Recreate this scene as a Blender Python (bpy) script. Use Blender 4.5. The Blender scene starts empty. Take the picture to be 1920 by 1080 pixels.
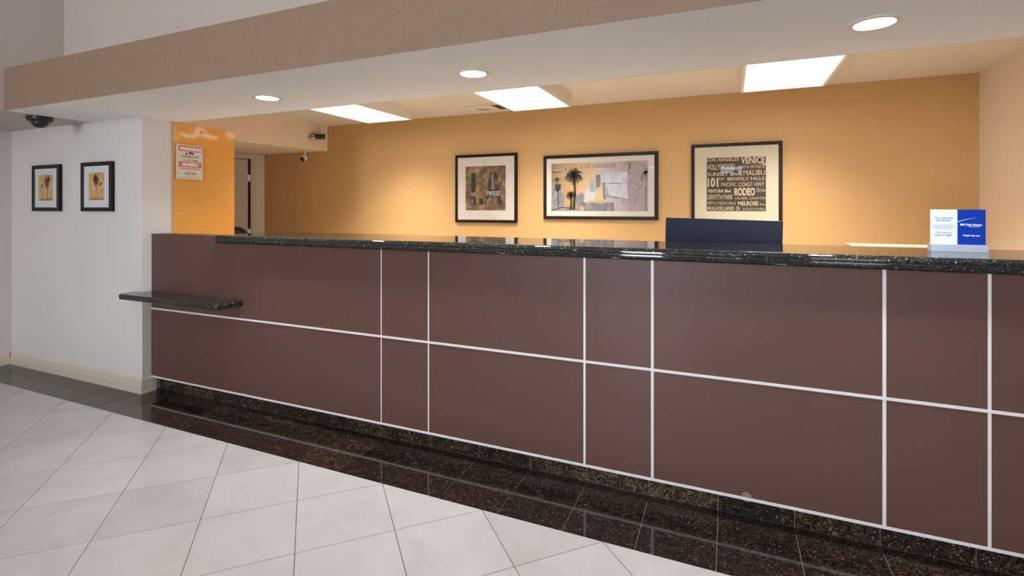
import bpy, bmesh, math, random
from mathutils import Vector, Matrix
random.seed(7)
S = bpy.context.scene
COL = S.collection
PI = math.pi

# ------------------------------------------------------------------ camera, world, light, exposure
cam_d = bpy.data.cameras.new('camera'); cam = bpy.data.objects.new('camera', cam_d); COL.objects.link(cam)
cam_d.sensor_width = 36.0; cam_d.lens = 947 / 1920 * 36; cam_d.shift_y = -150.6 / 1920; cam_d.clip_start = .05
cam.location = (0, 0, 1.383); cam.rotation_euler = (PI / 2, 0, math.radians(23.26))
S.camera = cam
W = bpy.data.worlds.new('daylight'); S.world = W; W.use_nodes = True
bg = W.node_tree.nodes['Background']; bg.inputs[0].default_value = (.80, .88, 1, 1); bg.inputs[1].default_value = 7.0
S.view_settings.view_transform = 'Standard'; S.view_settings.look = 'None'
S.view_settings.gamma = 1; S.view_settings.use_curve_mapping = False
S.view_settings.exposure = 0.08
PANEL_E, DOWN_E, LOBBY_E = 2.6, 30.0, 2.5
PANEL_W, DOWN_W = 50.0, 15.0

def area(name, loc, rot, sx, sy, power, col):
    l = bpy.data.lights.new(name, 'AREA'); l.shape = 'RECTANGLE'; l.size = sx; l.size_y = sy; l.energy = power; l.color = col
    o = bpy.data.objects.new(name, l); COL.objects.link(o); o.location = loc; o.rotation_euler = rot
    return o
# area lamps standing for daylight: one at an added window, one at the mirrored window
area('window_daylight', (-1.65, -5.8, 1.5), (math.radians(80), 0, 0), .85, 2.4, 230, (.90, .94, 1))
area('window_daylight', (2.25, -5.8, 1.45), (math.radians(80), 0, 0), 1.2, 2.2, 30, (.90, .94, 1))

# ------------------------------------------------------------------ materials
def new_mat(name):
    m = bpy.data.materials.new(name); m.use_nodes = True
    nt = m.node_tree; b = nt.nodes['Principled BSDF']
    return m, nt, b
def nd(nt, t, **k):
    n = nt.nodes.new(t)
    for a, v in k.items():
        if a in n.inputs: n.inputs[a].default_value = v
        else: setattr(n, a, v)
    return n
def sc(nt, scale=(1, 1, 1), coord='Object'):
    tc = nt.nodes.new('ShaderNodeTexCoord'); mp = nt.nodes.new('ShaderNodeMapping'); mp.inputs['Scale'].default_value = scale
    nt.links.new(tc.outputs[coord], mp.inputs['Vector']); return mp.outputs[0]
def ramp(nt, stops, interp='LINEAR'):
    r = nt.nodes.new('ShaderNodeValToRGB'); r.color_ramp.interpolation = interp
    e = r.color_ramp.elements
    while len(e) < len(stops): e.new(.5)
    for el, (p, c) in zip(e, stops): el.position = p; el.color = tuple(c) + (1,) if len(c) == 3 else c
    return r
def mix(nt, fac, a, b, blend='MIX'):
    m = nt.nodes.new('ShaderNodeMix'); m.data_type = 'RGBA'; m.blend_type = blend
    for sock, v in ((m.inputs[0], fac), (m.inputs[6], a), (m.inputs[7], b)):
        if isinstance(v, bpy.types.NodeSocket): nt.links.new(v, sock)
        elif isinstance(v, (int, float)): sock.default_value = v
        else: sock.default_value = tuple(v) + (1,)
    return m.outputs[2]
def bump(nt, b, h, strength, dist=.001):
    n = nt.nodes.new('ShaderNodeBump'); n.inputs['Strength'].default_value = strength; n.inputs['Distance'].default_value = dist
    nt.links.new(h, n.inputs['Height']); nt.links.new(n.outputs[0], b.inputs['Normal'])
def plain(name, col, rough=.5, metal=0, emit=0, spec=.5):
    m, nt, b = new_mat(name)
    b.inputs['Base Color'].default_value = tuple(col) + (1,); b.inputs['Roughness'].default_value = rough; b.inputs['Metallic'].default_value = metal
    b.inputs['Specular IOR Level'].default_value = spec
    if emit: b.inputs['Emission Color'].default_value = tuple(col) + (1,); b.inputs['Emission Strength'].default_value = emit
    return m
def paint(name, col, rough=.6, grain=90, amt=.06, bst=.25):
    m, nt, b = new_mat(name); v = sc(nt)
    n = nd(nt, 'ShaderNodeTexNoise', Scale=grain, Detail=4.0); nt.links.new(v, n.inputs['Vector'])
    n2 = nd(nt, 'ShaderNodeTexNoise', Scale=1.3, Detail=2.0); nt.links.new(v, n2.inputs['Vector'])
    c1 = mix(nt, n2.outputs[0], [c * (1 - amt) for c in col], [min(1, c * (1 + amt)) for c in col])
    nt.links.new(c1, b.inputs['Base Color']); b.inputs['Roughness'].default_value = rough
    bump(nt, b, n.outputs[0], bst); return m
def woven(name, col, amt=.16, s1=(9, 9, 420), s2=(420, 420, 9), rough=.6):
    """linen wallpaper: crossing threads"""
    m, nt, b = new_mat(name)
    a = nd(nt, 'ShaderNodeTexNoise', Scale=1.0, Detail=3.0); nt.links.new(sc(nt, s1), a.inputs['Vector'])
    c = nd(nt, 'ShaderNodeTexNoise', Scale=1.0, Detail=3.0); nt.links.new(sc(nt, s2), c.inputs['Vector'])
    ad = nd(nt, 'ShaderNodeMath', operation='ADD'); nt.links.new(a.outputs[0], ad.inputs[0]); nt.links.new(c.outputs[0], ad.inputs[1])
    r = ramp(nt, [(.7, [x * (1 - amt) for x in col]), (1.0, col), (1.0, [min(1, x * (1 + amt)) for x in col])])
    mr = nd(nt, 'ShaderNodeMapRange'); mr.inputs['From Min'].default_value = .6; mr.inputs['From Max'].default_value = 1.4
    nt.links.new(ad.outputs[0], mr.inputs['Value'])
    r = ramp(nt, [(0, [x * (1 - amt) for x in col]), (1.0, [min(1, x * (1 + amt)) for x in col])])
    nt.links.new(mr.outputs[0], r.inputs[0]); nt.links.new(r.outputs[0], b.inputs['Base Color'])
    b.inputs['Roughness'].default_value = rough; bump(nt, b, ad.outputs[0], .3); return m
def granite(name, base, fleck, fleck2, scale=150, rough=.035, cover=.22, bright=1.0, seed_random=False, coverage2=.06):
    m, nt, b = new_mat(name); v = sc(nt)
    if seed_random:
        oi = nt.nodes.new('ShaderNodeObjectInfo')
        vm = nd(nt, 'ShaderNodeVectorMath', operation='ADD'); sc10 = nd(nt, 'ShaderNodeVectorMath', operation='SCALE'); sc10.inputs['Scale'].default_value = 40
        cb = nt.nodes.new('ShaderNodeCombineXYZ')
        for i in range(3): nt.links.new(oi.outputs['Random'], cb.inputs[i])
        nt.links.new(cb.outputs[0], sc10.inputs[0]); nt.links.new(v, vm.inputs[0]); nt.links.new(sc10.outputs[0], vm.inputs[1]); v = vm.outputs[0]
    ns = nd(nt, 'ShaderNodeTexNoise', Scale=scale * .35, Detail=3.0, Distortion=.6); nt.links.new(v, ns.inputs['Vector'])
    dv = nd(nt, 'ShaderNodeVectorMath', operation='MULTIPLY_ADD'); nt.links.new(ns.outputs['Color'], dv.inputs[0]); dv.inputs[1].default_value = (.012, .012, .012); nt.links.new(v, dv.inputs[2])
    vo = nd(nt, 'ShaderNodeTexVoronoi', Scale=scale); nt.links.new(dv.outputs[0], vo.inputs['Vector'])
    sep = nt.nodes.new('ShaderNodeSeparateColor'); nt.links.new(vo.outputs['Color'], sep.inputs[0])
    big = nd(nt, 'ShaderNodeTexNoise', Scale=scale * .09, Detail=2.0); nt.links.new(v, big.inputs['Vector'])
    r1 = ramp(nt, [(0, (0, 0, 0)), (1 - cover, (0, 0, 0)), (1 - cover * .55, (.45, .45, .45)), (1, (1, 1, 1))]); nt.links.new(sep.outputs[0], r1.inputs[0])
    mb = nd(nt, 'ShaderNodeMath', operation='MULTIPLY'); nt.links.new(r1.outputs[0], mb.inputs[0])
    rb = ramp(nt, [(.35, (.25, .25, .25)), (.65, (1, 1, 1))]); nt.links.new(big.outputs[0], rb.inputs[0]); nt.links.new(rb.outputs[0], mb.inputs[1])
    f = mb.outputs[0]
    if seed_random:
        rr = ramp(nt, [(0, (.3, .3, .3)), (.6, (.65, .65, .65)), (1, (1.5, 1.5, 1.5))]); nt.links.new(oi.outputs['Random'], rr.inputs[0])
        m2 = nd(nt, 'ShaderNodeMath', operation='MULTIPLY'); nt.links.new(f, m2.inputs[0]); nt.links.new(rr.outputs[0], m2.inputs[1]); f = m2.outputs[0]
    c = mix(nt, f, base, fleck)
    r2 = ramp(nt, [(0, (0, 0, 0)), (1 - coverage2, (0, 0, 0)), (1 - coverage2 * .5, (1, 1, 1))]); nt.links.new(sep.outputs[1], r2.inputs[0])
    c = mix(nt, r2.outputs[0], c, fleck2)
    nt.links.new(c, b.inputs['Base Color']); b.inputs['Roughness'].default_value = rough; b.inputs['IOR'].default_value = 1.58
    return m

M = {}
M['white_paint'] = paint('cream white wall paint', (.66, .60, .56))
M['pier_paint'] = paint('white wall paint', (.72, .69, .68))
M['soffit_paint'] = paint('soffit paint', (.87, .865, .86), grain=60, bst=.15)
M['ceiling_paint'] = paint('office ceiling paint', (.68, .61, .52), bst=.15)
M['ochre'] = woven('ochre woven wallpaper', (.60, .365, .155), amt=.07)
M['peach'] = paint('peach wall paint', (.80, .65, .49))
M['linen'] = woven('brown linen wallpaper', (.30, .192, .130), amt=.16)
M['upper_dim_paint'] = paint('wall paint darkened for dim upper walls', (.55, .475, .42))  # wall paint darkened in colour for the weaker light on the upper walls
M['trim_cream'] = paint('cream trim paint', (.66, .58, .47), rough=.35, amt=.05)
M['door_paint'] = paint('door paint', (.46, .42, .35), rough=.4, amt=.03)
M['casing_paint'] = paint('door casing paint', (.60, .53, .44), rough=.4, amt=.03)
M['dark_room'] = plain('unlit passage', (.05, .03, .02), .9)  # near-black colour stands in for the darkness of the unlit passage
M['grout'] = plain('dark floor grout', (.075, .055, .045), .85)
M['black_grout'] = plain('grey tile grout', (.22, .19, .17), .7)
M['granite'] = granite('polished black granite', (.008, .009, .009), (.075, .072, .065), (.30, .29, .26), scale=250, cover=.34, coverage2=.022)
M['granite_tile'] = granite('brown flecked black granite tile', (.007, .005, .004), (.12, .070, .038), (.16, .12, .09), scale=240, cover=.50, rough=.05, seed_random=True, coverage2=.03)
M['kick_tile'] = granite('bronze flecked black granite tile', (.009, .008, .007), (.25, .155, .07), (.30, .25, .18), scale=215, cover=.55, rough=.09, seed_random=True, coverage2=.04)
# dark brown laminate with a fine upright grain
m, nt, b = new_mat('dark brown grained laminate')
n = nd(nt, 'ShaderNodeTexNoise', Scale=1.0, Detail=5.0, Roughness=.65); nt.links.new(sc(nt, (330, 330, 6)), n.inputs['Vector'])
n2 = nd(nt, 'ShaderNodeTexNoise', Scale=1.0, Detail=2.0); nt.links.new(sc(nt, (3, 3, .8)), n2.inputs['Vector'])
c = mix(nt, n.outputs[0], (.062, .029, .022), (.158, .076, .056)); c = mix(nt, n2.outputs[0], c, (.118, .056, .046))
nt.links.new(c, b.inputs['Base Color']); b.inputs['Roughness'].default_value = .40; b.inputs['Specular IOR Level'].default_value = .32; bump(nt, b, n.outputs[0], .15)
M['laminate'] = m
M['dark_laminate'] = plain('dark brown laminate edge', (.085, .05, .038), .5)
M['strip'] = plain('satin silver trim strip', (.74, .72, .75), .32, metal=.0, spec=.6)
M['thin_strip'] = plain('thin brown joint', (.25, .15, .12), .4)
M['black'] = plain('black plastic', (.012, .012, .014), .3)
M['dome'] = plain('smoked dome', (.015, .017, .022), .05)
M['frame'] = plain('dark brown stained frame wood', (.016, .009, .007), .4, spec=.2)
M['mat_board'] = plain('off white mat board', (.66, .62, .57), .85)
M['mat_cream'] = plain('cream mat board', (.62, .56, .44), .85)
M['mat_white'] = plain('white mat board', (.70, .74, .76), .85)
M['metal'] = plain('brushed metal', (.55, .54, .52), .35, metal=.8)
M['white_plastic'] = plain('white plastic', (.75, .74, .72), .35)
M['fixture'] = plain('white enamelled fixture', (.78, .75, .70), .35)
M['diffuser'] = plain('lit acrylic diffuser', (1.0, .955, .88), .4, emit=PANEL_E)
M['lamp'] = plain('lit downlight lens', (.93, .97, 1.0), .4, emit=DOWN_E)
M['lobby_fill_glow'] = plain('added lobby fill glow', (1.0, .95, .88), .4, emit=LOBBY_E)  # glowing face of the added lobby fill lights
M['navy'] = plain('navy blue plastic', (.004, .012, .036), .5, spec=.3)
M['paper_white'] = plain('white card', (.60, .65, .74), .5, spec=.2)
M['silver_base'] = plain('pale silver sign base', (.38, .42, .51), .4)
M['blue'] = plain('printed royal blue', (.002, .030, .30), .5, spec=.15)
M['ink'] = plain('grey blue ink', (.05, .08, .15), .6, spec=.2)
M['ink_black'] = plain('black ink', (.02, .02, .02), .6)
M['ink_red'] = plain('faded red ink', (.75, .13, .13), .6)
M['ink_pink'] = plain('faded pink ink', (.80, .36, .32), .6)
M['ink_white'] = plain('white ink', (.85, .87, .9), .6)
M['sign_white'] = plain('sign board white', (.72, .68, .60), .5)
M['mesh_grey'] = plain('grey mesh fabric', (.08, .08, .075), .8)
M['tray'] = plain('pale cream tray', (.80, .66, .50), .5)
M['sheer'] = plain('pale curtain fabric', (.60, .57, .54), .8)
M['carcass'] = plain('counter carcass board', (.10, .06, .045), .7)
M['desk'] = plain('office worktop', (.55, .48, .4), .4)
# beige polished floor tile, each a little different
m, nt, b = new_mat('beige polished floor tile')
oi = nt.nodes.new('ShaderNodeObjectInfo'); v = sc(nt, (1, 1, 1), 'Object')
tc = nt.nodes.new('ShaderNodeNewGeometry')
n = nd(nt, 'ShaderNodeTexNoise', Scale=5.0, Detail=5.0, Distortion=.8); nt.links.new(tc.outputs['Position'], n.inputs['Vector'])
r = ramp(nt, [(.3, (.455, .425, .395)), (.7, (.505, .485, .455))]); nt.links.new(n.outputs[0], r.inputs[0])
r2 = ramp(nt, [(0, (.90, .88, .86)), (.25, (1, 1, 1)), (.8, (1.0, .99, .98)), (1, (.95, .95, .96))]); nt.links.new(oi.outputs['Random'], r2.inputs[0])
c = mix(nt, 1.0, r.outputs[0], r2.outputs[0], 'MULTIPLY')
nt.links.new(c, b.inputs['Base Color']); b.inputs['Roughness'].default_value = .13
M['tile'] = m
# orange laminate: glossy, slightly mottled
m, nt, b = new_mat('glossy orange laminate')
n = nd(nt, 'ShaderNodeTexNoise', Scale=1.0, Detail=4.0); nt.links.new(sc(nt, (8, 8, 60)), n.inputs['Vector'])
n2 = nd(nt, 'ShaderNodeTexNoise', Scale=1.0, Detail=2.0); nt.links.new(sc(nt, (4, 4, 1)), n2.inputs['Vector'])
c = mix(nt, n.outputs[0], (.72, .31, .05), (.84, .42, .09)); c = mix(nt, n2.outputs[0], c, (.78, .36, .07))
nt.links.new(c, b.inputs['Base Color']); b.inputs['Roughness'].default_value = .15; b.inputs['Coat Weight'].default_value = 1.0; b.inputs['Coat Roughness'].default_value = .10; bump(nt, b, n.outputs[0], .04)
M['orange'] = m
# picture glass: thin sheet, clear with a real reflection
m = bpy.data.materials.new('picture glass'); m.use_nodes = True; nt = m.node_tree; nt.nodes.clear()
o_ = nt.nodes.new('ShaderNodeOutputMaterial'); ms = nt.nodes.new('ShaderNodeMixShader'); tr = nt.nodes.new('ShaderNodeBsdfTransparent'); gl = nt.nodes.new('ShaderNodeBsdfGlossy'); fr = nt.nodes.new('ShaderNodeFresnel')
gl.inputs['Roughness'].default_value = .01; fr.inputs['IOR'].default_value = 1.5
gb = nt.nodes.new('ShaderNodeNewGeometry'); mrg = nt.nodes.new('ShaderNodeMapRange'); mrg.inputs['To Min'].default_value = 1.5; mrg.inputs['To Max'].default_value = 1 / 1.5   # one thin sheet: same reflectance from either side
nt.links.new(gb.outputs['Backfacing'], mrg.inputs['Value']); nt.links.new(mrg.outputs[0], fr.inputs['IOR'])
nt.links.new(fr.outputs[0], ms.inputs[0]); nt.links.new(tr.outputs[0], ms.inputs[1]); nt.links.new(gl.outputs[0], ms.inputs[2]); nt.links.new(ms.outputs[0], o_.inputs[0])
M['glass'] = m

# ------------------------------------------------------------------ mesh helpers
class MB:
    def __init__(s): s.v = []; s.f = []
    def add(s, vs, fs):
        k = len(s.v); s.v += [tuple(p) for p in vs]; s.f += [[i + k for i in f] for f in fs]; return s
    def box(s, x0, x1, y0, y1, z0, z1):
        vs = [(x, y, z) for z in (z0, z1) for y in (y0, y1) for x in (x0, x1)]
        return s.add(vs, [(0, 2, 3, 1), (4, 5, 7, 6), (0, 1, 5, 4), (2, 6, 7, 3), (0, 4, 6, 2), (1, 3, 7, 5)])
    def prism(s, poly, z0, z1):
        n = len(poly); vs = [(x, y, z0) for x, y in poly] + [(x, y, z1) for x, y in poly]
        return s.add(vs, [tuple(range(n))[::-1], tuple(range(n, 2 * n))] + [(i, (i + 1) % n, n + (i + 1) % n, n + i) for i in range(n)])
    def cyl(s, p0, p1, r0, r1=None, n=24, caps=True):
        r1 = r0 if r1 is None else r1
        p0, p1 = Vector(p0), Vector(p1); d = (p1 - p0).normalized(); q = d.to_track_quat('Z', 'Y')
        a = [q @ Vector((math.cos(2 * PI * i / n), math.sin(2 * PI * i / n), 0)) for i in range(n)]
        vs = [p0 + u * r0 for u in a] + [p1 + u * r1 for u in a]
        fs = [(i, (i + 1) % n, n + (i + 1) % n, n + i) for i in range(n)]
        if caps: fs += [tuple(range(n))[::-1], tuple(range(n, 2 * n))]
        return s.add(vs, fs)
    def lathe(s, prof, n=32, axis='Z', at=(0, 0, 0)):
        vs, fs = [], []
        for r, z in prof:
            for i in range(n):
                a = 2 * PI * i / n; vs.append((r * math.cos(a) + at[0], r * math.sin(a) + at[1], z + at[2]))
        for j in range(len(prof) - 1):
            for i in range(n):
                k = (i + 1) % n; fs.append((j * n + i, j * n + k, (j + 1) * n + k, (j + 1) * n + i))
        return s.add(vs, fs)
    def tube(s, pts, r, n=10):
        pts = [Vector(p) for p in pts]; k = len(pts); rings = []
        for i, p in enumerate(pts):
            d = (pts[min(i + 1, k - 1)] - pts[max(i - 1, 0)]).normalized(); q = d.to_track_quat('Z', 'Y')
            rings += [p + q @ Vector((r * math.cos(2 * PI * j / n), r * math.sin(2 * PI * j / n), 0)) for j in range(n)]
        fs = [(i * n + j, i * n + (j + 1) % n, (i + 1) * n + (j + 1) % n, (i + 1) * n + j) for i in range(k - 1) for j in range(n)]
        fs += [tuple(range(n))[::-1], tuple(range((k - 1) * n, k * n))]
        return s.add(rings, fs)
    def build(s, name, mat, parent=None, smooth=False, bevel=0, loc=None):
        me = bpy.data.meshes.new(name); me.from_pydata(s.v, [], s.f)
        bm = bmesh.new(); bm.from_mesh(me)
        bmesh.ops.recalc_face_normals(bm, faces=bm.faces)
        if bevel:
            es = [e for e in bm.edges if len(e.link_faces) == 2 and e.calc_face_angle(0) > .5]
            bmesh.ops.bevel(bm, geom=es, offset=bevel, segments=2, profile=.7, affect='EDGES')
        bm.to_mesh(me); bm.free()
        o = bpy.data.objects.new(name, me); COL.objects.link(o); me.materials.append(M[mat] if isinstance(mat, str) else mat)
        if smooth:
            for p in me.polygons: p.use_smooth = len(p.vertices) < 12
            if smooth == 'auto':
                md = o.modifiers.new('wn', 'EDGE_SPLIT'); md.split_angle = math.radians(40)
        if parent: o.parent = parent
        if loc: o.location = loc
        return o
def box(name, mat, x0, x1, y0, y1, z0, z1, parent=None, bevel=0):
    return MB().box(x0, x1, y0, y1, z0, z1).build(name, mat, parent, bevel=bevel)
def struct(o): o['kind'] = 'structure'; return o
def empty(name, loc, rz=0, label=None, cat=None, group=None):
    o = bpy.data.objects.new(name, None); COL.objects.link(o); o.location = loc; o.rotation_euler = (0, 0, rz); o.empty_display_size = .1
    tag(o, label, cat, group); return o
def tag(o, label=None, cat=None, group=None):
    if label: o['label'] = label
    if cat: o['category'] = cat
    if group: o['group'] = group
    return o
def copy_tree(o, parent=None):
    c = o.copy(); COL.objects.link(c); c.parent = parent
    for ch in list(o.children): copy_tree(ch, c)
    return c

# ------------------------------------------------------------------ the setting
SOF, CEIL, YW, YF = 2.06, 2.53, 5.5, 2.43
KICK = 2.49; BORD = 2.07
# floor slab (grout level) and its tiles
floor = struct(box('floor', 'grout', -8.6, 5.1, -6.1, 5.6, -.12, -.003))
box('grout_bed', 'black_grout', -5.86, 1.95, BORD, KICK + .02, -.003, -.0022, floor)
d = .5575; X0 = -.481
def clip(poly, ax, lim, sign):
    out = []
    for i in range(len(poly)):
        a, b = poly[i], poly[(i + 1) % len(poly)]; ia = (a[ax] - lim) * sign <= 1e-9; ib = (b[ax] - lim) * sign <= 1e-9
        if ia: out.append(a)
        if ia != ib:
            t = (lim - a[ax]) / (b[ax] - a[ax]); out.append((a[0] + t * (b[0] - a[0]), a[1] + t * (b[1] - a[1])))
    return out
cells = []
for i in range(-30, 31):
    for j in range(0, 36):
        cx = X0 + i * d / 2; cy = BORD - j * d / 2
        if (i + j) % 2 == 0: continue
        g = d / 2 - .0021
        p = [(cx - g, cy), (cx, cy - g), (cx + g, cy), (cx, cy + g)]; full = True
        for ax, lim, sg in ((1, BORD - .001, 1), (0, -5.86, -1), (0, 5.0, 1), (1, -6.0, -1)):
            q = clip(p, ax, lim, sg)
            if len(q) != len(p) or any(abs(a[0] - b_[0]) + abs(a[1] - b_[1]) > 1e-6 for a, b_ in zip(p, q)): full = False
            p = q
            if len(p) < 3: break
        if len(p) >= 3: cells.append((math.hypot(cx + .8, cy - 1.6), cx, cy, p, full))
cells.sort(key=lambda t: t[0])
full_mesh = None
for k, (dist, cx, cy, p, full) in enumerate(cells[:285]):
    if full and full_mesh:
        o = bpy.data.objects.new('tile', full_mesh); COL.objects.link(o); o.parent = floor; o.location = (cx, cy, 0)
    else:
        o = MB().prism([(x - cx, y - cy) for x, y in p], -.003, 0).build('tile', 'tile', floor, loc=(cx, cy, 0))
        if full: full_mesh = o.data
mb = MB()
for dist, cx, cy, p, full in cells[285:]: mb.prism(p, -.003, 0)
o = mb.build('tile', 'tile', floor); o['kind'] = 'stuff'
# black granite border tiles
bt = .3065; jx = [-1.885 + bt * k for k in range(-13, 14)]
def border(x0, x1, y0, y1):
    x0 = max(x0, -5.86); x1 = min(x1, 1.95)
    if x1 - x0 < .02: return
    g = .0014; o = MB().box(x0 + g - x0, x1 - g - x0, y0 + g, y1 - g, -.0022, .0002).build('border_tile', 'granite_tile', floor, loc=(x0, 0, 0))
for a, b_ in zip(jx[:-1], jx[1:]):
    if b_ <= -4.017: border(a, b_, BORD, 2.375)
    elif a < -4.017:
        border(a, -4.017, BORD, 2.375); border(-4.017, b_, BORD, 2.394); border(-4.017, b_, 2.394, KICK)
    else:
        border(a, b_, BORD, 2.394); border(a, b_, 2.394, KICK)

box('office_flooring', 'tile', -8.5, 1.95, KICK + .03, YW, -.003, 0, floor)
struct(box('wall_back', 'ochre', -8.6, 2.1, YW, YW + .12, 0, 2.7))
struct(box('wall_right', 'peach', 1.95, 2.1, YF, YW, 0, CEIL))
struct(box('ceiling', 'ceiling_paint', -8.6, 2.1, 2.642, YW, CEIL, CEIL + .12))
# white pier whose side carries the orange sheet
mb = MB().box(-5.86, -4.017, 2.369, 2.642, 0, SOF).box(-4.12, -4.017, 2.642, 3.12, 0, SOF)
struct(mb.build('wall_pier', 'pier_paint'))
struct(box('wall_left', 'white_paint', -6.0, -5.86, -6.0, 2.642, 0, SOF))
struct(box('wall_left_upper', 'upper_dim_paint', -6.0, -4.64, -6.0, 2.642, SOF, 3.7))
# dropped beam over the counter, brown linen face
beam = struct(box('soffit', 'soffit_paint', -4.64, 5.0, 1.837, 2.642, SOF, 2.353))
box('wallpaper_band', 'linen', -4.639, 5.0, 1.834, 1.8372, SOF, 2.353, beam)
box('office_face', 'ceiling_paint', -8.5, 1.95, 2.640, 2.6445, SOF + .0, CEIL, beam)
struct(box('wall_upper', 'upper_dim_paint', -4.64, 5.0, 2.18, 2.638, 2.353, 3.7))
# rest of the lobby, behind and beside the camera
struct(box('ceiling_lobby', 'soffit_paint', -6.0, 5.1, -6.1, 2.64, 3.7, 3.8))
struct(box('wall_right_lobby', 'white_paint', 5.0, 5.1, -6.0, 2.64, 0, 3.7))
struct(box('wall_counter_side', 'white_paint', 2.1, 5.0, YF, 2.64, 0, SOF))
struct(box('wall_pier_back', 'peach', -8.6, -4.12, 2.6445, 2.72, 0, CEIL))
struct(box('wall_far_left', 'peach', -8.6, -8.5, 2.72, YW, 0, CEIL))
# rear wall: window_1 unseen, added for light from the left; window_2 mirrored in glass
mb = MB()
for x0, x1, z0, z1 in ((-6, -2.1, 0, 3.7), (-2.1, -1.2, 0, .1), (-2.1, -1.2, 3.0, 3.7), (-1.2, -.3, 0, 3.7), (-.3, 2.9, 0, .1), (-.3, 2.9, 3.0, 3.7), (2.9, 5, 0, 3.7)):
    mb.box(x0, x1, -6.12, -6, z0, z1)
struct(mb.build('wall_rear', 'white_paint'))
for wn, (a, b_) in enumerate(((-2.1, -1.2), (-.3, 2.9))):
    w = MB(); t = .05
    w.box(a, b_, -6.09, -6.03, .1, .1 + t).box(a, b_, -6.09, -6.03, 3.0 - t, 3.0)
    k = 3
    for q in range(k + 1):
        x = a + (b_ - a - t) * q / k; w.box(x, x + t, -6.09, -6.03, .1, 3.0)
    w = struct(w.build('window_%d' % (wn + 1), 'metal'))
    gp = MB().add([(a, -6.06, .1), (b_, -6.06, .1), (b_, -6.06, 3.0), (a, -6.06, 3.0)], [(0, 1, 2, 3)]).build('pane', 'glass', w)
def curtain(x0, x1, parent):
    n = int((x1 - x0) / .02); vs = []; y = -5.84
    for i in range(n + 1):
        x = x0 + (x1 - x0) * i / n; dy = .035 * math.sin(i * .9) + .01 * math.sin(i * 2.3)
        vs += [(x, y + dy, .03), (x, y + dy, 3.1)]
    fs = [(2 * i, 2 * i + 2, 2 * i + 3, 2 * i + 1) for i in range(n)]
    MB().add(vs, fs).build('curtain', 'sheer', parent, smooth=True)
w2 = bpy.data.objects['window_2']; curtain(.36, 1.6, w2)
# clipped hedge outside the windows
hv = []; hn = 60
for i in range(hn + 1):
    x = -7 + 14 * i / hn; zt_ = 2.55 + .12 * math.sin(i * 1.3) + .09 * math.sin(i * 2.9)
    hv += [(x, -8.2, -.1), (x, -8.25 + .06 * math.sin(i * 2.1), zt_), (x, -9.0, zt_ - .05), (x, -9.0, -.1)]
hf = [(4 * i + j, 4 * i + (j + 1) % 4, 4 * i + 4 + (j + 1) % 4, 4 * i + 4 + j) for i in range(hn) for j in range(4)] + [(0, 1, 2, 3), (4 * hn + 3, 4 * hn + 2, 4 * hn + 1, 4 * hn)]
tag(MB().add(hv, hf).build('hedge', paint('hedge leaves', (.03, .05, .02), grain=40, amt=.5), smooth=True), 'dark green clipped hedge outside the lobby windows', 'hedge')
struct(box('ground', paint('outdoor paving', (.18, .17, .16)), -9, 9, -14, -6.13, -.2, -.1))

# baseboards: stepped cream moulding
def baseboard(name, path, parent=None):
    prof = [(0, 0), (.018, 0), (.018, .054), (.0145, .0575), (.0145, .060), (.016, .064), (.012, .078), (.0135, .082), (.0125, .094), (.007, .103), (.006, .107), (0, .107)]
    n = len(path); offs = []
    for i in range(n):
        ds = []
        if i > 0: ds.append((Vector(path[i]) - Vector(path[i - 1])).normalized())
        if i < n - 1: ds.append((Vector(path[i + 1]) - Vector(path[i])).normalized())
        ns = [Vector((q.y, -q.x)) for q in ds]
        m_ = sum(ns, Vector((0, 0))); m_ = m_.normalized(); offs.append(m_ / max(.3, m_.dot(ns[0])))
    vs = []
    for i in range(n):
        for o_, z in prof: vs.append((path[i][0] + offs[i].x * o_, path[i][1] + offs[i].y * o_, z))
    k = len(prof); fs = [(i * k + j, i * k + (j + 1) % k, (i + 1) * k + (j + 1) % k, (i + 1) * k + j) for i in range(n - 1) for j in range(k)]
    fs += [tuple(range(k))[::-1], tuple(range((n - 1) * k, n * k))]
    return struct(MB().add(vs, fs).build(name, 'trim_cream'))
baseboard('baseboard_left', [(-5.86, -5.9), (-5.86, 2.351)])
baseboard('baseboard_pier', [(-5.842, 2.369), (-4.017, 2.369), (-4.017, 2.462)])

# ------------------------------------------------------------------ office end: lowered soffit, side wall with a door
P0 = Vector((-6.41, 5.5)); DIR = Vector((-.48, -.877)); NRM = Vector((.877, -.48))     # along the wall, and out into the office
def LW(q, n): v = P0 + DIR * q + NRM * n; return (v.x, v.y)
struct(MB().prism([(-5.19, YW), (-8.5, YW), (-8.5, 2.72), (-5.66, 2.72)], 2.18, CEIL).build('soffit_office', 'peach'))
pr = lambda q0, q1, n0, n1: [LW(q0, n0), LW(q1, n0), LW(q1, n1), LW(q0, n1)]
mb = MB().prism(pr(-.14, .185, -.12, 0), 0, 2.18).prism(pr(1.10, 3.1, -.12, 0), 0, 2.18).prism(pr(.185, 1.10, -.12, 0), 2.11, 2.18)
struct(mb.build('wall_left_office', 'peach'))
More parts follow.
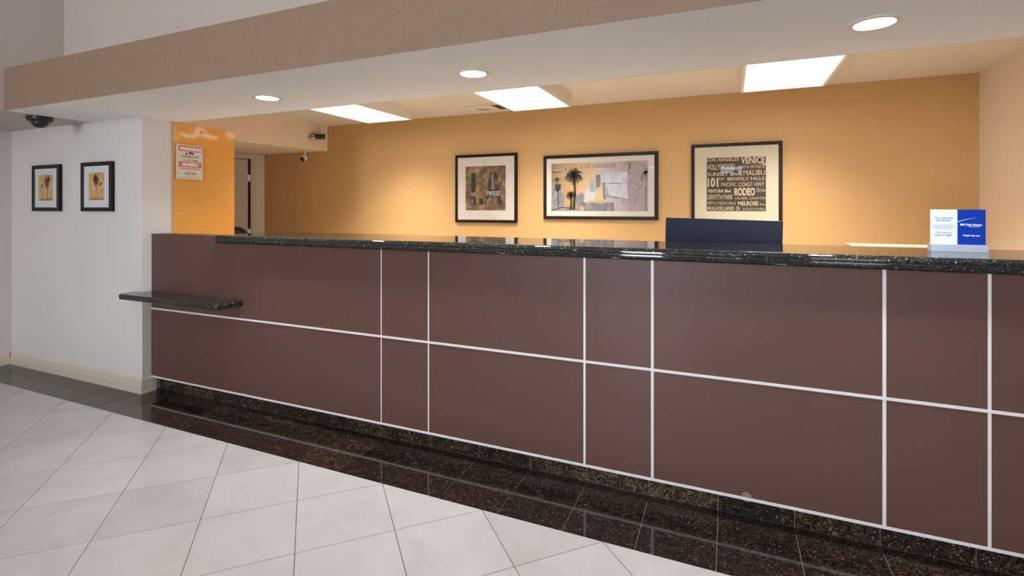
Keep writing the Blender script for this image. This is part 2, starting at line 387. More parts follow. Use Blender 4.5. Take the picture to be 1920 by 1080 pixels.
# dark space behind the door that stands ajar
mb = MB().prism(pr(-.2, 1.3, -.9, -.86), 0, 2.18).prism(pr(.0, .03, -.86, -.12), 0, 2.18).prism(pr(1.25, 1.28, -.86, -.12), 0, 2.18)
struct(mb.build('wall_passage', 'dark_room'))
dr = empty('door_1', LW(.2, 0) + (0,)); dr['kind'] = 'structure'
def dpart(name, mat, poly, z0, z1, bevel=0, parent=None):
    ox, oy = dr.location.x, dr.location.y
    return MB().prism([(x - ox, y - oy) for x, y in poly], z0, z1).build(name, mat, parent or dr, bevel=bevel)
leaf = dpart('door_leaf', 'door_paint', pr(.222, 1.08, -.045, -.008), .01, 2.098, .002)
dpart('door_casing', 'casing_paint', pr(.012, .125, 0, .018), 0, 2.172, .004)
dpart('door_casing', 'casing_paint', pr(.125, .16, 0, .011), 0, 2.14, .004)
dpart('door_casing', 'casing_paint', pr(.160, 1.14, 0, .014), 2.105, 2.172, .004)
dpart('door_jamb', 'door_paint', pr(.160, .188, -.10, .004), 0, 2.108, .002)
for z in (.25, 1.02, 1.82): dpart('hinge', 'metal', pr(.188, .222, -.03, -.012), z - .05, z + .05, .001, leaf)
# small alarm contact box at the casing's top corner
cb_ = MB().prism([(x - LW(.04, .02)[0], y - LW(.04, .02)[1]) for x, y in pr(.015, .062, .0185, .038)], -.045, .045).build('door_sensor', 'casing_paint', bevel=.003, loc=LW(.04, .02) + (2.115,))
tag(cb_, 'small beige alarm contact box at the top corner of the door casing', 'sensor')

# ------------------------------------------------------------------ reception counter
ct = empty('reception_counter', (-1.0, YF, 0), label='long reception counter clad in dark brown laminate panels with silver joint strips', cat='counter')
def cbox(name, mat, x0, x1, y0, y1, z0, z1, bevel=0):
    return MB().box(x0 + 1, x1 + 1, y0 - YF, y1 - YF, z0, z1).build(name, mat, ct, bevel=bevel)
XL, XR = -4.012, 1.945
ZB, ZM, ZT = .1117, .6243, 1.136
cbox('carcass', 'carcass', -3.11, XR, YF + .02, 2.92, ZB - .006, ZT)
cbox('carcass', 'carcass', XL, -3.282, YF + .02, 2.56, ZB - .006, 1.170)
cbox('carcass', 'carcass', -3.282, -3.11, YF + .02, 2.56, ZB - .006, ZT)
cbox('plinth', 'carcass', XL, -3.11, KICK + .012, 2.56, 0, ZB - .006)
cbox('plinth', 'carcass', -3.11, XR, KICK + .012, 2.88, 0, ZB - .006)
dk = empty('staff_desk', (-1.0, YF, 0), label='staff worktop behind the reception counter, below its granite top', cat='desk')
def kbox(name, mat, x0, x1, y0, y1, z0, z1, bevel=0): return MB().box(x0 + 1, x1 + 1, y0 - YF, y1 - YF, z0, z1).build(name, mat, dk, bevel=bevel)
kbox('worktop', 'desk', -3.0, XR, 2.925, 3.62, .71, .745, .003)
for x in (-3.0, -.6, XR - .04): kbox('support', 'desk', x, x + .03, 2.925, 3.6, 0, .71)
up = [-3.114, -2.783, -1.883, -1.557, -.655, -.330, .567, .891, 1.79]
wid = {-3.114: .0022, -2.783: .0022, -1.883: .0062, -1.557: .0078, -.655: .0115, -.330: .0125, .567: .0125, .891: .0105, 1.79: .011}
def panel_row(xs, z0, z1, x_start, x_end):
    edges = [(x_start, x_start)] + [(x - wid.get(x, .0022) / 2, x + wid.get(x, .0022) / 2) for x in xs] + [(x_end, x_end)]
    for (a0, a1), (b0, b1) in zip(edges[:-1], edges[1:]):
        cbox('panel', 'laminate', a1 + .0004, b0 - .0004, YF, YF + .0195, z0, z1, .0008)
panel_row(up[1:], ZM + .0062, ZT, -3.114 + .0011, XR)
panel_row([], ZM + .0062, 1.178, XL + .044, -3.528 - .0011)
np_ = [(-3.5265, ZM + .0062), (-3.1155, ZM + .0062), (-3.1155, ZT), (-3.283, ZT), (-3.283, 1.178), (-3.5265, 1.178)]
MB().add([(x + 1, y, z) for y in (0, .0195) for x, z in np_], [tuple(range(6)), tuple(range(6, 12))[::-1]] + [(i, (i + 1) % 6, 6 + (i + 1) % 6, 6 + i) for i in range(6)]).build('panel', 'laminate', ct, bevel=.0008)
panel_row(up, ZB + .0062, ZM - .0062, XL, XR)
cbox('end_stile', 'dark_laminate', XL, XL + .0435, YF + .004, YF + .0195, ZM + .0062, 1.178, .001)
cbox('cap_rail', 'laminate', XL, -3.283, YF + .0005, 2.56, 1.1782, 1.186, .001)
for x in up:
    w_ = wid[x]; silver = w_ > .005; mt = 'strip' if silver else 'thin_strip'
    y0 = YF - .0015 if silver else YF + .0012
    cbox('trim_strip', mt, x - w_ / 2, x + w_ / 2, y0, YF + .0195, ZB + .0062, ZM - .0062, .0005 if silver else 0)
    cbox('trim_strip', mt, x - w_ / 2, x + w_ / 2, y0, YF + .0195, ZM + .0062, ZT, .0005 if silver else 0)
cbox('trim_strip', 'thin_strip', -3.5291, -3.5269, YF + .0012, YF + .0195, ZM + .0062, 1.177)
cbox('trim_strip', 'strip', XL, XR, YF - .002, YF + .0195, ZM - .006, ZM + .006, .0006)
cbox('trim_strip', 'strip', XL, XR, YF - .002, YF + .0195, ZB - .006, ZB + .006, .0006)
# toe kick of granite tiles
xs = [XL + .008] + [x for x in jx if XL + .05 < x < XR] + [XR]
cbox('grout_bed', 'black_grout', XL + .008, XR, KICK + .0025, KICK + .012, 0, ZB - .0062)
for a, b_ in zip(xs[:-1], xs[1:]):
    o = MB().box(.0014, b_ - a - .0014, 0, .009, .0018, ZB - .0065).build('kick_tile', 'kick_tile', ct, bevel=.0006, loc=(a + 1, KICK - YF, 0))
st = MB().cyl((0, 0, 0), (0, -.003, 0), .021, n=28).build('round_sticker', plain('pale brown sticker', (.26, .17, .14), .5), ct, loc=(.07 + 1, .0018, ZB + .009)); st['label'] = 'small round pale brown pad just above the bottom strip'

# ------------------------------------------------------------------ granite slabs with rounded edges
def rrect(x0, x1, y0, y1, rads, ins, seg=8):
    x0 += ins[0]; x1 -= ins[1]; y0 += ins[2]; y1 -= ins[3]; pts = []
    for (cx, cy, sx, sy, r, a0) in ((x1, y1, -1, -1, rads[0], 0), (x0, y1, 1, -1, rads[1], PI / 2), (x0, y0, 1, 1, rads[2], PI), (x1, y0, -1, 1, rads[3], 1.5 * PI)):
        r = max(r, .0005)
        for i in range(seg + 1):
            a = a0 + (PI / 2) * i / seg; pts.append((cx + sx * r + r * math.cos(a), cy + sy * r + r * math.sin(a)))
    return pts
def slab(name, mat, x0, x1, y0, y1, prof, rads=(0, 0, 0, 0), square=(), parent=None, org=(0, 0, 0)):
    """prof: (inset, z) from top to bottom; square: sides that keep a sawn face (l r f b)"""
    vs, fs = [], []; n = None
    for ins, z in prof:
        I = [0 if c_ in square else ins for c_ in 'lrfb']
        R = [max(0, r - ins) if r else 0 for r in rads]
        p = rrect(x0, x1, y0, y1, R, I); n = len(p); vs += [(x - org[0], y - org[1], z - org[2]) for x, y in p]
    for j in range(len(prof) - 1):
        for i in range(n):
            k = (i + 1) % n; fs.append((j * n + i, j * n + k, (j + 1) * n + k, (j + 1) * n + i))
    fs += [tuple(range(n)), tuple(range((len(prof) - 1) * n, len(prof) * n))[::-1]]
    return MB().add(vs, fs).build(name, mat, parent, smooth='auto')
zt, zb = 1.194, 1.1385; zmid = (zt + zb) / 2
def half(zhi, zlo, r, k=9):
    c = (zhi + zlo) / 2; h_ = (zhi - zlo) / 2
    return [(r - r * math.cos(PI / 2 - PI * i / k), c + h_ * math.cos(PI * i / k)) for i in range(k + 1)]
prof = half(zt, zmid + .0005, .013) ; prof2 = half(zmid - .0005, zb, .013)
# full rounded nose made of two laminated sheets with a fine groove between
prof = [(.020, zt), (.012, zt - .0012), (.006, zt - .0045), (.002, zt - .010), (0, zt - .017), (0, zmid + .003), (.0012, zmid), (0, zmid - .003), (0, zb + .017), (.002, zb + .010), (.006, zb + .0045), (.012, zb + .0012), (.020, zb)]
top = empty('countertop', (-1.0, 2.68, zb), label='polished black granite countertop running along the brown reception counter', cat='countertop')
slab('slab', 'granite', -3.278, -2.6975, 2.39, 2.97, prof, rads=(0, .03, .03, 0), square='r', parent=top, org=(-1, 2.68, zb))
slab('slab', 'granite', -2.6965, 1.948, 2.39, 2.97, prof, square='lr', parent=top, org=(-1, 2.68, zb))
# wall-side writing ledge: L shaped round the pier corner
zl1, zl0 = .756, .716; k = (zl1 + zl0) / 2
pl = [(-3.04, 2.428), (-4.0, 2.428), (-4.0165, 2.428), (-4.0165, 2.3685), (-4.09, 2.3685)]
out = [(-3.04, 2.428), (-4.0165, 2.428), (-4.0165, 2.3685), (-4.085, 2.3685)]
def arc(cx, cy, r, a0, a1, n=7): return [(cx + r * math.cos(a0 + (a1 - a0) * i / n), cy + r * math.sin(a0 + (a1 - a0) * i / n)) for i in range(n + 1)]
def ledge_ring(ins):
    r = .045 - ins; r2 = .022 - min(ins, .02)
    pts = [(-3.035 - ins, 2.4285), (-4.0165, 2.4285), (-4.0165, 2.3685), (-4.05, 2.3685)]
    pts += arc(-4.055, 2.3235, .045 - ins, PI / 2 + .001, PI)[0:] if ins else arc(-4.055, 2.3235, .045, PI / 2 + .001, PI)
    pts += arc(-4.055, 2.283, .045 - ins, PI, 1.5 * PI)
    pts += arc(-3.057, 2.260, max(.004, .022 - ins), 1.5 * PI, 2 * PI)
    return pts
vs, fs = [], []
for ins, z in [(.012, zl1), (.006, zl1 - .0018), (.002, zl1 - .006), (0, zl1 - .012), (0, zl0 + .012), (.002, zl0 + .006), (.006, zl0 + .0018), (.012, zl0)]:
    p = ledge_ring(ins); n = len(p); vs += [(x + 3.5, y - 2.4, z - zl0) for x, y in p]
for j in range(7):
    for i in range(n): fs.append((j * n + i, j * n + (i + 1) % n, (j + 1) * n + (i + 1) % n, (j + 1) * n + i))
fs += [tuple(range(n)), tuple(range(7 * n, 8 * n))[::-1]]
lg = MB().add(vs, fs).build('writing_ledge', 'granite', smooth='auto', loc=(-3.5, 2.4, zl0))
tag(lg, 'low black granite writing ledge wrapping from the brown counter round the white pier', 'ledge')

# ------------------------------------------------------------------ orange laminate sheet on the pier side
me_v = []; ny, nz = 24, 60; y0, y1, z1_ = 2.59, 3.123, 2.058
def bulge(y, z):
    u = (y - y0) / (y1 - y0); zc = 1.955 - .03 * math.sin(u * 5); g = math.exp(-((z - zc) / (.11 if z > zc else .16)) ** 2)
    return .010 + g * (.0015 + .0075 * math.sin(u * PI * 2.1 + .5) ** 2) + .0010 * math.sin(z * 3 + u * 4)
for side in (0, 1):
    for j in range(nz + 1):
        z = .02 + (z1_ - .02) * j / nz
        for i in range(ny + 1):
            y = y0 + (y1 - y0) * i / ny
            topz = z - (.006 * math.sin(i / ny * PI * 1.5) ** 2 if j == nz else 0)
            me_v.append((-4.017 + bulge(y, z) - .0022 * side, y, topz))
fs = []; W_ = ny + 1; N_ = W_ * (nz + 1)
for j in range(nz):
    for i in range(ny):
        a = j * W_ + i; fs.append((a, a + 1, a + W_ + 1, a + W_)); fs.append((N_ + a, N_ + a + W_, N_ + a + W_ + 1, N_ + a + 1))
for i in range(ny): fs.append((i, N_ + i, N_ + i + 1, i + 1)); a = nz * W_ + i; fs.append((a, a + 1, N_ + a + 1, N_ + a))
for j in range(nz):
    a = j * W_; fs.append((a, a + W_, N_ + a + W_, N_ + a)); a += ny; fs.append((a, N_ + a, N_ + a + W_, a + W_))
os_ = empty('laminate_sheet', (-4.017, 2.85, .02), label='glossy orange laminate sheet with a buckled top edge on the pier side', cat='wall panel')
MB().add([(x + 4.017, y - 2.85, z - .02) for x, y, z in me_v], fs).build('sheet', 'orange', os_, smooth='auto')
MB().cyl((.018, -.02, 1.985), (.034, -.02, 1.985), .006, .011, n=16).build('nail', 'metal', os_)

# ------------------------------------------------------------------ text and print helpers
def text_mesh(s, bold=0.0):
    cu = bpy.data.curves.new('t', 'FONT'); cu.body = s; cu.size = 1; cu.offset = bold; cu.resolution_u = 3
    o = bpy.data.objects.new('t', cu); COL.objects.link(o)
    dg = bpy.context.evaluated_depsgraph_get(); me = bpy.data.meshes.new_from_object(o.evaluated_get(dg))
    vs = [(v.co.x, v.co.y) for v in me.vertices]; fs = [tuple(p.vertices) for p in me.polygons]
    bpy.data.objects.remove(o); bpy.data.curves.remove(cu); bpy.data.meshes.remove(me)
    return vs, fs
class Flat:
    """printed marks on a plane: x to the right, z up, seen from -y"""
    def __init__(s): s.v = []; s.f = []
    def text(s, body, x0, x1, z0, z1, bold=0.0):
        vs, fs = text_mesh(body, bold)
        ax = min(v[0] for v in vs); bx = max(v[0] for v in vs); ay = min(v[1] for v in vs); by = max(v[1] for v in vs)
        k = len(s.v); s.v += [(x0 + (v[0] - ax) / (bx - ax) * (x1 - x0), z0 + (v[1] - ay) / (by - ay) * (z1 - z0)) for v in vs]
        s.f += [tuple(i + k for i in f) for f in fs]; return s
    def poly(s, pts):
        k = len(s.v); s.v += pts; s.f.append(tuple(range(k, k + len(pts)))); return s
    def rect(s, x0, x1, z0, z1): return s.poly([(x0, z0), (x1, z0), (x1, z1), (x0, z1)])
    def strip(s, pts, ws):
        for (a, wa), (b_, wb) in zip(zip(pts[:-1], ws[:-1]), zip(pts[1:], ws[1:])):
            dx, dz = b_[0] - a[0], b_[1] - a[1]; L = math.hypot(dx, dz) or 1; nx, nz_ = -dz / L, dx / L
            s.poly([(a[0] - nx * wa, a[1] - nz_ * wa), (b_[0] - nx * wb, b_[1] - nz_ * wb), (b_[0] + nx * wb, b_[1] + nz_ * wb), (a[0] + nx * wa, a[1] + nz_ * wa)])
        return s
    def palm(s, x, z, r, trunk, rnd, n=26, tw=.06):
        s.strip([(x, z), (x + .03 * trunk, z - trunk * .5), (x - .01 * trunk, z - trunk)], [r * tw, r * tw * 1.1, r * tw * 1.5])
        for i in range(n):
            a = -.75 * PI + 2 * PI * (i + rnd.random() * .6) / n
            L = r * (.7 + .3 * rnd.random()); px, pz = x, z; pts = [(px, pz)]
            for t in range(4):
                px += L / 4 * math.cos(a); pz += L / 4 * math.sin(a) - (r * .035 * t * t if math.sin(a) > -.3 else 0); pts.append((px, pz))
            s.strip(pts, [r * .04, r * .045, r * .04, r * .025, r * .003])
            for t in (2, 3):
                for sg in (-1, 1):
                    bx, bz = pts[t]; aa = a + sg * .45; s.strip([(bx, bz), (bx + r * .26 * math.cos(aa), bz + r * .26 * math.sin(aa) - r * .07)], [r * .018, r * .002])
        return s
    def build(s, name, mat, parent, depth=0, thick=0):
        vs = [(x, -depth, z) for x, z in s.v]
        me = bpy.data.meshes.new(name); me.from_pydata(vs, [], [tuple(f) for f in s.f]); me.materials.append(M[mat] if isinstance(mat, str) else mat)
        o = bpy.data.objects.new(name, me); COL.objects.link(o); o.parent = parent; return o

# painterly print grounds
def wash(name, stops, scale=(6, 6, 6), detail=8, dist=1.5, second=None, scale2=(30, 30, 4), rough=.7):
    m, nt, b = new_mat(name)
    n = nd(nt, 'ShaderNodeTexNoise', Scale=1.0, Detail=float(detail), Distortion=dist, Roughness=.65); nt.links.new(sc(nt, scale), n.inputs['Vector'])
    mr = nd(nt, 'ShaderNodeMapRange'); mr.inputs['From Min'].default_value = .3; mr.inputs['From Max'].default_value = .7; nt.links.new(n.outputs[0], mr.inputs['Value'])
    r = ramp(nt, stops); nt.links.new(mr.outputs[0], r.inputs[0]); c = r.outputs[0]
    if second:
        n2 = nd(nt, 'ShaderNodeTexNoise', Scale=1.0, Detail=6.0, Distortion=.8); nt.links.new(sc(nt, scale2), n2.inputs['Vector'])
        r2 = ramp(nt, [(.48, (0, 0, 0)), (.62, (1, 1, 1))]); nt.links.new(n2.outputs[0], r2.inputs[0])
        c = mix(nt, r2.outputs[0], c, second)
    nt.links.new(c, b.inputs['Base Color']); b.inputs['Roughness'].default_value = rough; return m
M['la_wash'] = wash('brown painted ground', [(0, (.06, .037, .024)), (.35, (.15, .088, .048)), (.6, (.29, .17, .078)), (.85, (.42, .28, .15)), (1, (.50, .40, .31))], scale=(8, 8, 7), dist=.6, second=(.12, .075, .05), scale2=(16, 16, 9))
M['palm_wash'] = wash('amber painted ground', [(0, (.28, .16, .06)), (.3, (.60, .30, .07)), (.6, (.72, .42, .12)), (.82, (.75, .58, .38)), (1, (.62, .66, .62))], scale=(26, 26, 12))
M['smudge'] = wash('dark brown brush marks', [(0, (.03, .018, .012)), (.6, (.075, .038, .022)), (1, (.2, .12, .07))], scale=(40, 40, 14))
M['gloss_black_art'] = wash('black brush marks', [(0, (.008, .008, .008)), (.6, (.02, .018, .015)), (.85, (.09, .06, .04)), (1, (.35, .26, .18))], scale=(22, 22, 16))
M['poster_dark'] = wash('dark brown print ground', [(0, (.028, .018, .013)), (.6, (.05, .033, .025)), (1, (.11, .08, .06))], scale=(60, 60, 4))
M['poster_ink'] = wash('cream lettering ink', [(0, (.46, .33, .20)), (.5, (.60, .48, .33)), (1, (.66, .57, .44))], scale=(60, 60, 40))
M['palm_dark'] = plain('dark green grey ink', (.035, .032, .022), .7)
M['slate'] = wash('slate blue wash', [(0, (.10, .10, .12)), (.5, (.22, .22, .26)), (1, (.42, .40, .42))], scale=(30, 30, 10))
M['teal'] = wash('pale teal wash', [(0, (.16, .25, .30)), (.6, (.35, .45, .50)), (1, (.65, .70, .72))], scale=(40, 40, 10))
M['glow'] = wash('pale yellow wash', [(0, (.60, .42, .20)), (.6, (.68, .52, .30)), (1, (.66, .58, .44))], scale=(30, 30, 12))
M['ice'] = wash('pale blue patches', [(0, (.40, .43, .55)), (.5, (.56, .59, .68)), (1, (.66, .67, .72))], scale=(14, 14, 8))
M['mauve_ink'] = wash('mauve line ink', [(0, (.10, .07, .12)), (.6, (.26, .19, .25)), (1, (.5, .4, .42))], scale=(40, 40, 30))
M['brown_ink'] = wash('sepia ink', [(0, (.16, .10, .06)), (.6, (.32, .22, .14)), (1, (.5, .36, .24))], scale=(60, 60, 40))
M['star_ink'] = plain('tan star ink', (.60, .38, .22), .7)
# city collage ground: amber at one side fading to lavender and pink
m, nt, b = new_mat('city collage ground'); tcn = nt.nodes.new('ShaderNodeTexCoord'); sx = nt.nodes.new('ShaderNodeSeparateXYZ'); nt.links.new(tcn.outputs['Object'], sx.inputs[0])
mr = nd(nt, 'ShaderNodeMapRange'); mr.inputs['From Min'].default_value = -.54; mr.inputs['From Max'].default_value = .54; nt.links.new(sx.outputs[0], mr.inputs['Value'])
nz1 = nd(nt, 'ShaderNodeTexNoise', Scale=1.0, Detail=8.0, Distortion=2.0, Roughness=.7); nt.links.new(sc(nt, (9, 9, 11)), nz1.inputs['Vector'])
ad = nd(nt, 'ShaderNodeMath', operation='MULTIPLY_ADD'); nt.links.new(nz1.outputs[0], ad.inputs[0]); ad.inputs[1].default_value = .35; nt.links.new(mr.outputs[0], ad.inputs[2])
rg = ramp(nt, [(.12, (.22, .15, .105)), (.30, (.42, .28, .16)), (.42, (.58, .35, .17)), (.58, (.62, .45, .30)), (.72, (.60, .58, .60)), (.9, (.56, .49, .50)), (1, (.48, .41, .42))]); nt.links.new(ad.outputs[0], rg.inputs[0])
nz2 = nd(nt, 'ShaderNodeTexNoise', Scale=1.0, Detail=10.0, Distortion=3.0, Roughness=.8); nt.links.new(sc(nt, (22, 22, 22)), nz2.inputs['Vector'])
rk = ramp(nt, [(.44, (1, 1, 1)), (.52, (.0, .0, .0)), (.60, (.7, .7, .7))]); nt.links.new(nz2.outputs[0], rk.inputs[0])
rx = ramp(nt, [(.45, (0, 0, 0)), (.75, (.65, .65, .65)), (1, (.75, .75, .75))]); nt.links.new(mr.outputs[0], rx.inputs[0])
mm = nd(nt, 'ShaderNodeMath', operation='MULTIPLY'); nt.links.new(rk.outputs[0], mm.inputs[0]); nt.links.new(rx.outputs[0], mm.inputs[1])
c = mix(nt, mm.outputs[0], rg.outputs[0], (.22, .165, .22)); nt.links.new(c, b.inputs['Base Color']); b.inputs['Roughness'].default_value = .7
M['city_wash'] = m

def picture(x0, x1, z0, z1, yback, depth, fw, mat_m, ax0, ax1, az0, az1, art_m, label, group):
    """framed picture hung on a wall facing -y; origin at its centre on the wall"""
    cx, cz = (x0 + x1) / 2, (z0 + z1) / 2; w, h = (x1 - x0) / 2, (z1 - z0) / 2
    t = empty('framed_picture', (cx, yback, cz), label=label, cat='picture', group=group)
    f = MB()
    yf = -depth; bev = fw * .12
    # mitred frame with a shallow inner slope
    def ring(wi, hi, y): return [(-wi, y, -hi), (wi, y, -hi), (wi, y, hi), (-wi, y, hi)]
    rings = [ring(w, h, 0), ring(w, h, yf + .003), ring(w - .003, h - .003, yf), ring(w - fw + .004, h - fw + .004, yf + .002), ring(w - fw, h - fw, yf + .006), ring(w - fw, h - fw, 0)]
    vs = [p for r_ in rings for p in r_]; fs = []
    for j in range(len(rings)):
        for i in range(4):
            a, b__ = j * 4 + i, j * 4 + (i + 1) % 4; jj = (j + 1) % len(rings)
            fs.append((a, b__, jj * 4 + (i + 1) % 4, jj * 4 + i))
    f.add(vs, fs).build('frame', 'frame', t)
    ym = yf + .010
    # mat board with a window cut in it, art behind
    rr = [ring(w - fw + .001, h - fw + .001, ym)]
    A = [(ax0 - cx, az0 - cz), (ax1 - cx, az0 - cz), (ax1 - cx, az1 - cz), (ax0 - cx, az1 - cz)]
    vs = rr[0] + [(a, ym, b__) for a, b__ in A] + [(a, ym + .0015, b__) for a, b__ in A]
    fs = [(i, (i + 1) % 4, 4 + (i + 1) % 4, 4 + i) for i in range(4)] + [(4 + i, 4 + (i + 1) % 4, 8 + (i + 1) % 4, 8 + i) for i in range(4)]
    MB().add(vs, fs).build('mat_board', mat_m, t)
    acx, acz = (ax0 + ax1) / 2 - cx, (az0 + az1) / 2 - cz; aw, ah = (ax1 - ax0) / 2 + .002, (az1 - az0) / 2 + .002
    p = MB().add([(-aw, 0, -ah), (aw, 0, -ah), (aw, 0, ah), (-aw, 0, ah), (-aw, .001, -ah), (aw, .001, -ah), (aw, .001, ah), (-aw, .001, ah)], [(0, 1, 2, 3), (7, 6, 5, 4), (0, 4, 5, 1), (2, 6, 7, 3), (0, 3, 7, 4), (1, 5, 6, 2)]).build('print', art_m, t, loc=(acx, ym + .0017, acz))
    MB().add([(-w + fw, 0, -h + fw), (w - fw, 0, -h + fw), (w - fw, 0, h - fw), (-w + fw, 0, h - fw)], [(0, 1, 2, 3)]).build('glass', 'glass', t, loc=(0, yf + .0075, 0))
    return t, p

# L A lettering picture: print is .54 x .535
BIG = 'pictures on the ochre wall'; SMALL = 'small palm pictures on the white pier'
t, p = picture(-3.12, -2.290, 1.201, 2.031, YW, .03, .035, 'mat_board', -2.977, -2.438, 1.351, 1.886, 'la_wash', 'square black framed picture of dark letters on a brown painted ground', BIG)
# crop scale: print spans 172..728 x, 855..235 y in a 968 px crop
def q1(x, y): return ((x - 450) / 556 * .539, (545 - y) / 620 * .535)
F = Flat(); R1 = random.Random(3)
F.rect(*(q1(252, 0)[0], q1(314, 0)[0], q1(0, 775)[1], q1(0, 325)[1])); F.rect(q1(314, 0)[0], q1(420, 0)[0], q1(0, 775)[1], q1(0, 690)[1])
F.poly([q1(515, 320), q1(600, 320), q1(683, 772), q1(620, 772), q1(604, 655), q1(500, 655), q1(490, 772), q1(450, 772)][::-1])
F.build('large_letters', 'gloss_black_art', p, .0004)
G = Flat(); G.poly([q1(545, 330), q1(560, 330), q1(575, 560), q1(535, 560)][::-1]); G.rect(*(q1(325, 0)[0], q1(360, 0)[0], q1(0, 760)[1], q1(0, 695)[1])); G.poly([q1(585, 420), q1(605, 430), q1(612, 480), q1(590, 490)][::-1]); G.poly([q1(470, 700), q1(500, 690), q1(490, 770), q1(465, 765)][::-1])
G.rect(*(q1(258, 0)[0], q1(275, 0)[0], q1(0, 760)[1], q1(0, 700)[1])); G.build('brush_marks', 'brown_ink', p, .0008)
F = Flat(); F.text('HO', q1(258, 0)[0], q1(318, 0)[0], q1(0, 655)[1], q1(0, 600)[1], .01); F.text('YWOOD', q1(460, 0)[0], q1(650, 0)[0], q1(0, 650)[1], q1(0, 585)[1], .02); F.build('lettering', 'mat_board', p, .0011)

# city collage, print 1.076 x .537
t, p = picture(-1.960, -.685, 1.251, 1.978, YW, .03, .037, 'mat_board', -1.865, -.789, 1.3455, 1.884, 'city_wash', 'wide black framed city and palm tree collage picture', BIG)
def q2(x, y):   # pixel in the 1792x1080 crop; perspective of the top edge removed
    fx = (x - 148) / (1590 - 148); top_ = 228 + (172 - 228) * fx; fz = (925 - y) / (925 - top_)
    return (-.538 + 1.076 * fx, -.2692 + .5385 * fz)
def Q2(*pts): return [q2(*p_) for p_ in pts]
Flat().poly(Q2((150, 925), (150, 560), (200, 540), (260, 560), (300, 640), (345, 690), (345, 870), (440, 860), (440, 925))[::-1]).build('grey_foreground', 'slate', p, .0003)
Flat().poly(Q2((540, 925), (540, 700), (620, 650), (670, 700), (660, 800), (1100, 800), (1110, 925))[::-1]).build('grey_foreground', 'slate', p, .00035)
Flat().poly(Q2((910, 360), (1300, 340), (1310, 560), (980, 570), (920, 500))[::-1]).poly(Q2((980, 575), (1300, 560), (1305, 745), (1040, 715))[::-1]).poly(Q2((670, 620), (750, 600), (820, 640), (830, 740), (660, 790))[::-1]).build('pale_patches', 'ice', p, .0004)  # pale blotched polygons laid over the print
Flat().poly(Q2((750, 600), (755, 470), (815, 470), (820, 640), (750, 640))[::-1]).build('towers', 'teal', p, .0006)
Flat().poly(Q2((840, 590), (838, 395), (870, 383), (905, 390), (905, 590), (880, 620))[::-1]).poly(Q2((940, 500), (975, 510), (990, 750), (945, 740))[::-1]).build('towers', 'slate', p, .0007)
Flat().poly(Q2((860, 570), (935, 560), (950, 740), (1000, 800), (900, 820), (800, 790), (840, 700))[::-1]).build('light_column', 'glow', p, .0008)
L_ = Flat()
for a_, b__, w_ in (((920, 520), (1230, 510), .004), ((1000, 560), (1020, 700), .004), ((990, 690), (1300, 750), .004), ((1000, 715), (1180, 735), .003), ((1555, 560), (1560, 920), .008), ((1080, 790), (1085, 920), .007)):
    L_.strip([q2(*a_), q2(*b__)], [w_, w_])
R2 = random.Random(11)
for i in range(110):
    x = R2.uniform(1280, 1585); y = R2.uniform(190, 900); L2 = R2.uniform(10, 60); a_ = R2.uniform(0, PI)
    x2 = min(1588, x + L2 * math.cos(a_)); L_.strip([q2(x, y), q2((x + x2) / 2 + 6, y + L2 * .5 * math.sin(a_)), q2(x2, max(185, min(918, y + L2 * math.sin(a_))))], [.0006, .0022, .0006])
for i in range(26):
    a_ = PI * i / 25; L_.strip([q2(900 + 60 * math.cos(a_), 850 - 40 * math.sin(a_)), q2(900 + 170 * math.cos(a_), 830 - 75 * math.sin(a_))], [.0015, .0008])
L_.strip(Q2((1480, 480), (1540, 360), (1585, 300)), [.004, .02, .026]); L_.strip(Q2((1560, 330), (1570, 480)), [.02, .006]); L_.strip(Q2((1300, 190), (1340, 250), (1310, 340)), [.004, .012, .003])
L_.build('ink_lines', 'mauve_ink', p, .0009)['kind'] = 'stuff'
F = Flat(); F.text('LOS ANGELES', q2(620, 0)[0], q2(1130, 0)[0], q2(900, 285)[1], q2(900, 222)[1], .012); F.build('lettering', 'brown_ink', p, .001)
F = Flat(); F.text('HOLLYWOOD', q2(195, 0)[0], q2(368, 0)[0], q2(280, 343)[1], q2(280, 316)[1], .02); F.build('lettering', 'mat_board', p, .0012)
F = Flat(); F.strip(Q2((150, 350), (250, 345), (400, 310)), [.004, .012, .005]); F.strip(Q2((150, 915), (300, 870), (440, 880)), [.004, .006, .003]); F.build('brush_marks', 'smudge', p, .0011)
P_ = Flat()
P_.palm(*q2(505, 390), .125, .395, R2, n=34, tw=.10); P_.palm(*q2(455, 680), .070, .175, R2, n=26, tw=.14); P_.palm(*q2(235, 455), .042, .06, R2, n=18, tw=.08)
P_.poly(Q2((200, 600), (205, 530), (300, 530), (295, 600), (255, 640), (240, 640))[::-1]); P_.strip(Q2((255, 600), (255, 840)), [.005, .006])
P_.v = [(max(-.536, min(.536, x)), max(-.268, min(.268, z))) for x, z in P_.v]
P_.build('printed_palms', 'palm_dark', p, .0013)
cx_, cz_ = q2(622, 885); pts = []
for i in range(10):
    a_ = PI / 2 + i * PI / 5; r_ = .045 if i % 2 == 0 else .019; pts.append((cx_ + r_ * math.cos(a_), max(-.2685, cz_ - .004 + r_ * math.sin(a_))))
Flat().poly(pts).build('printed_star', 'star_ink', p, .0014)

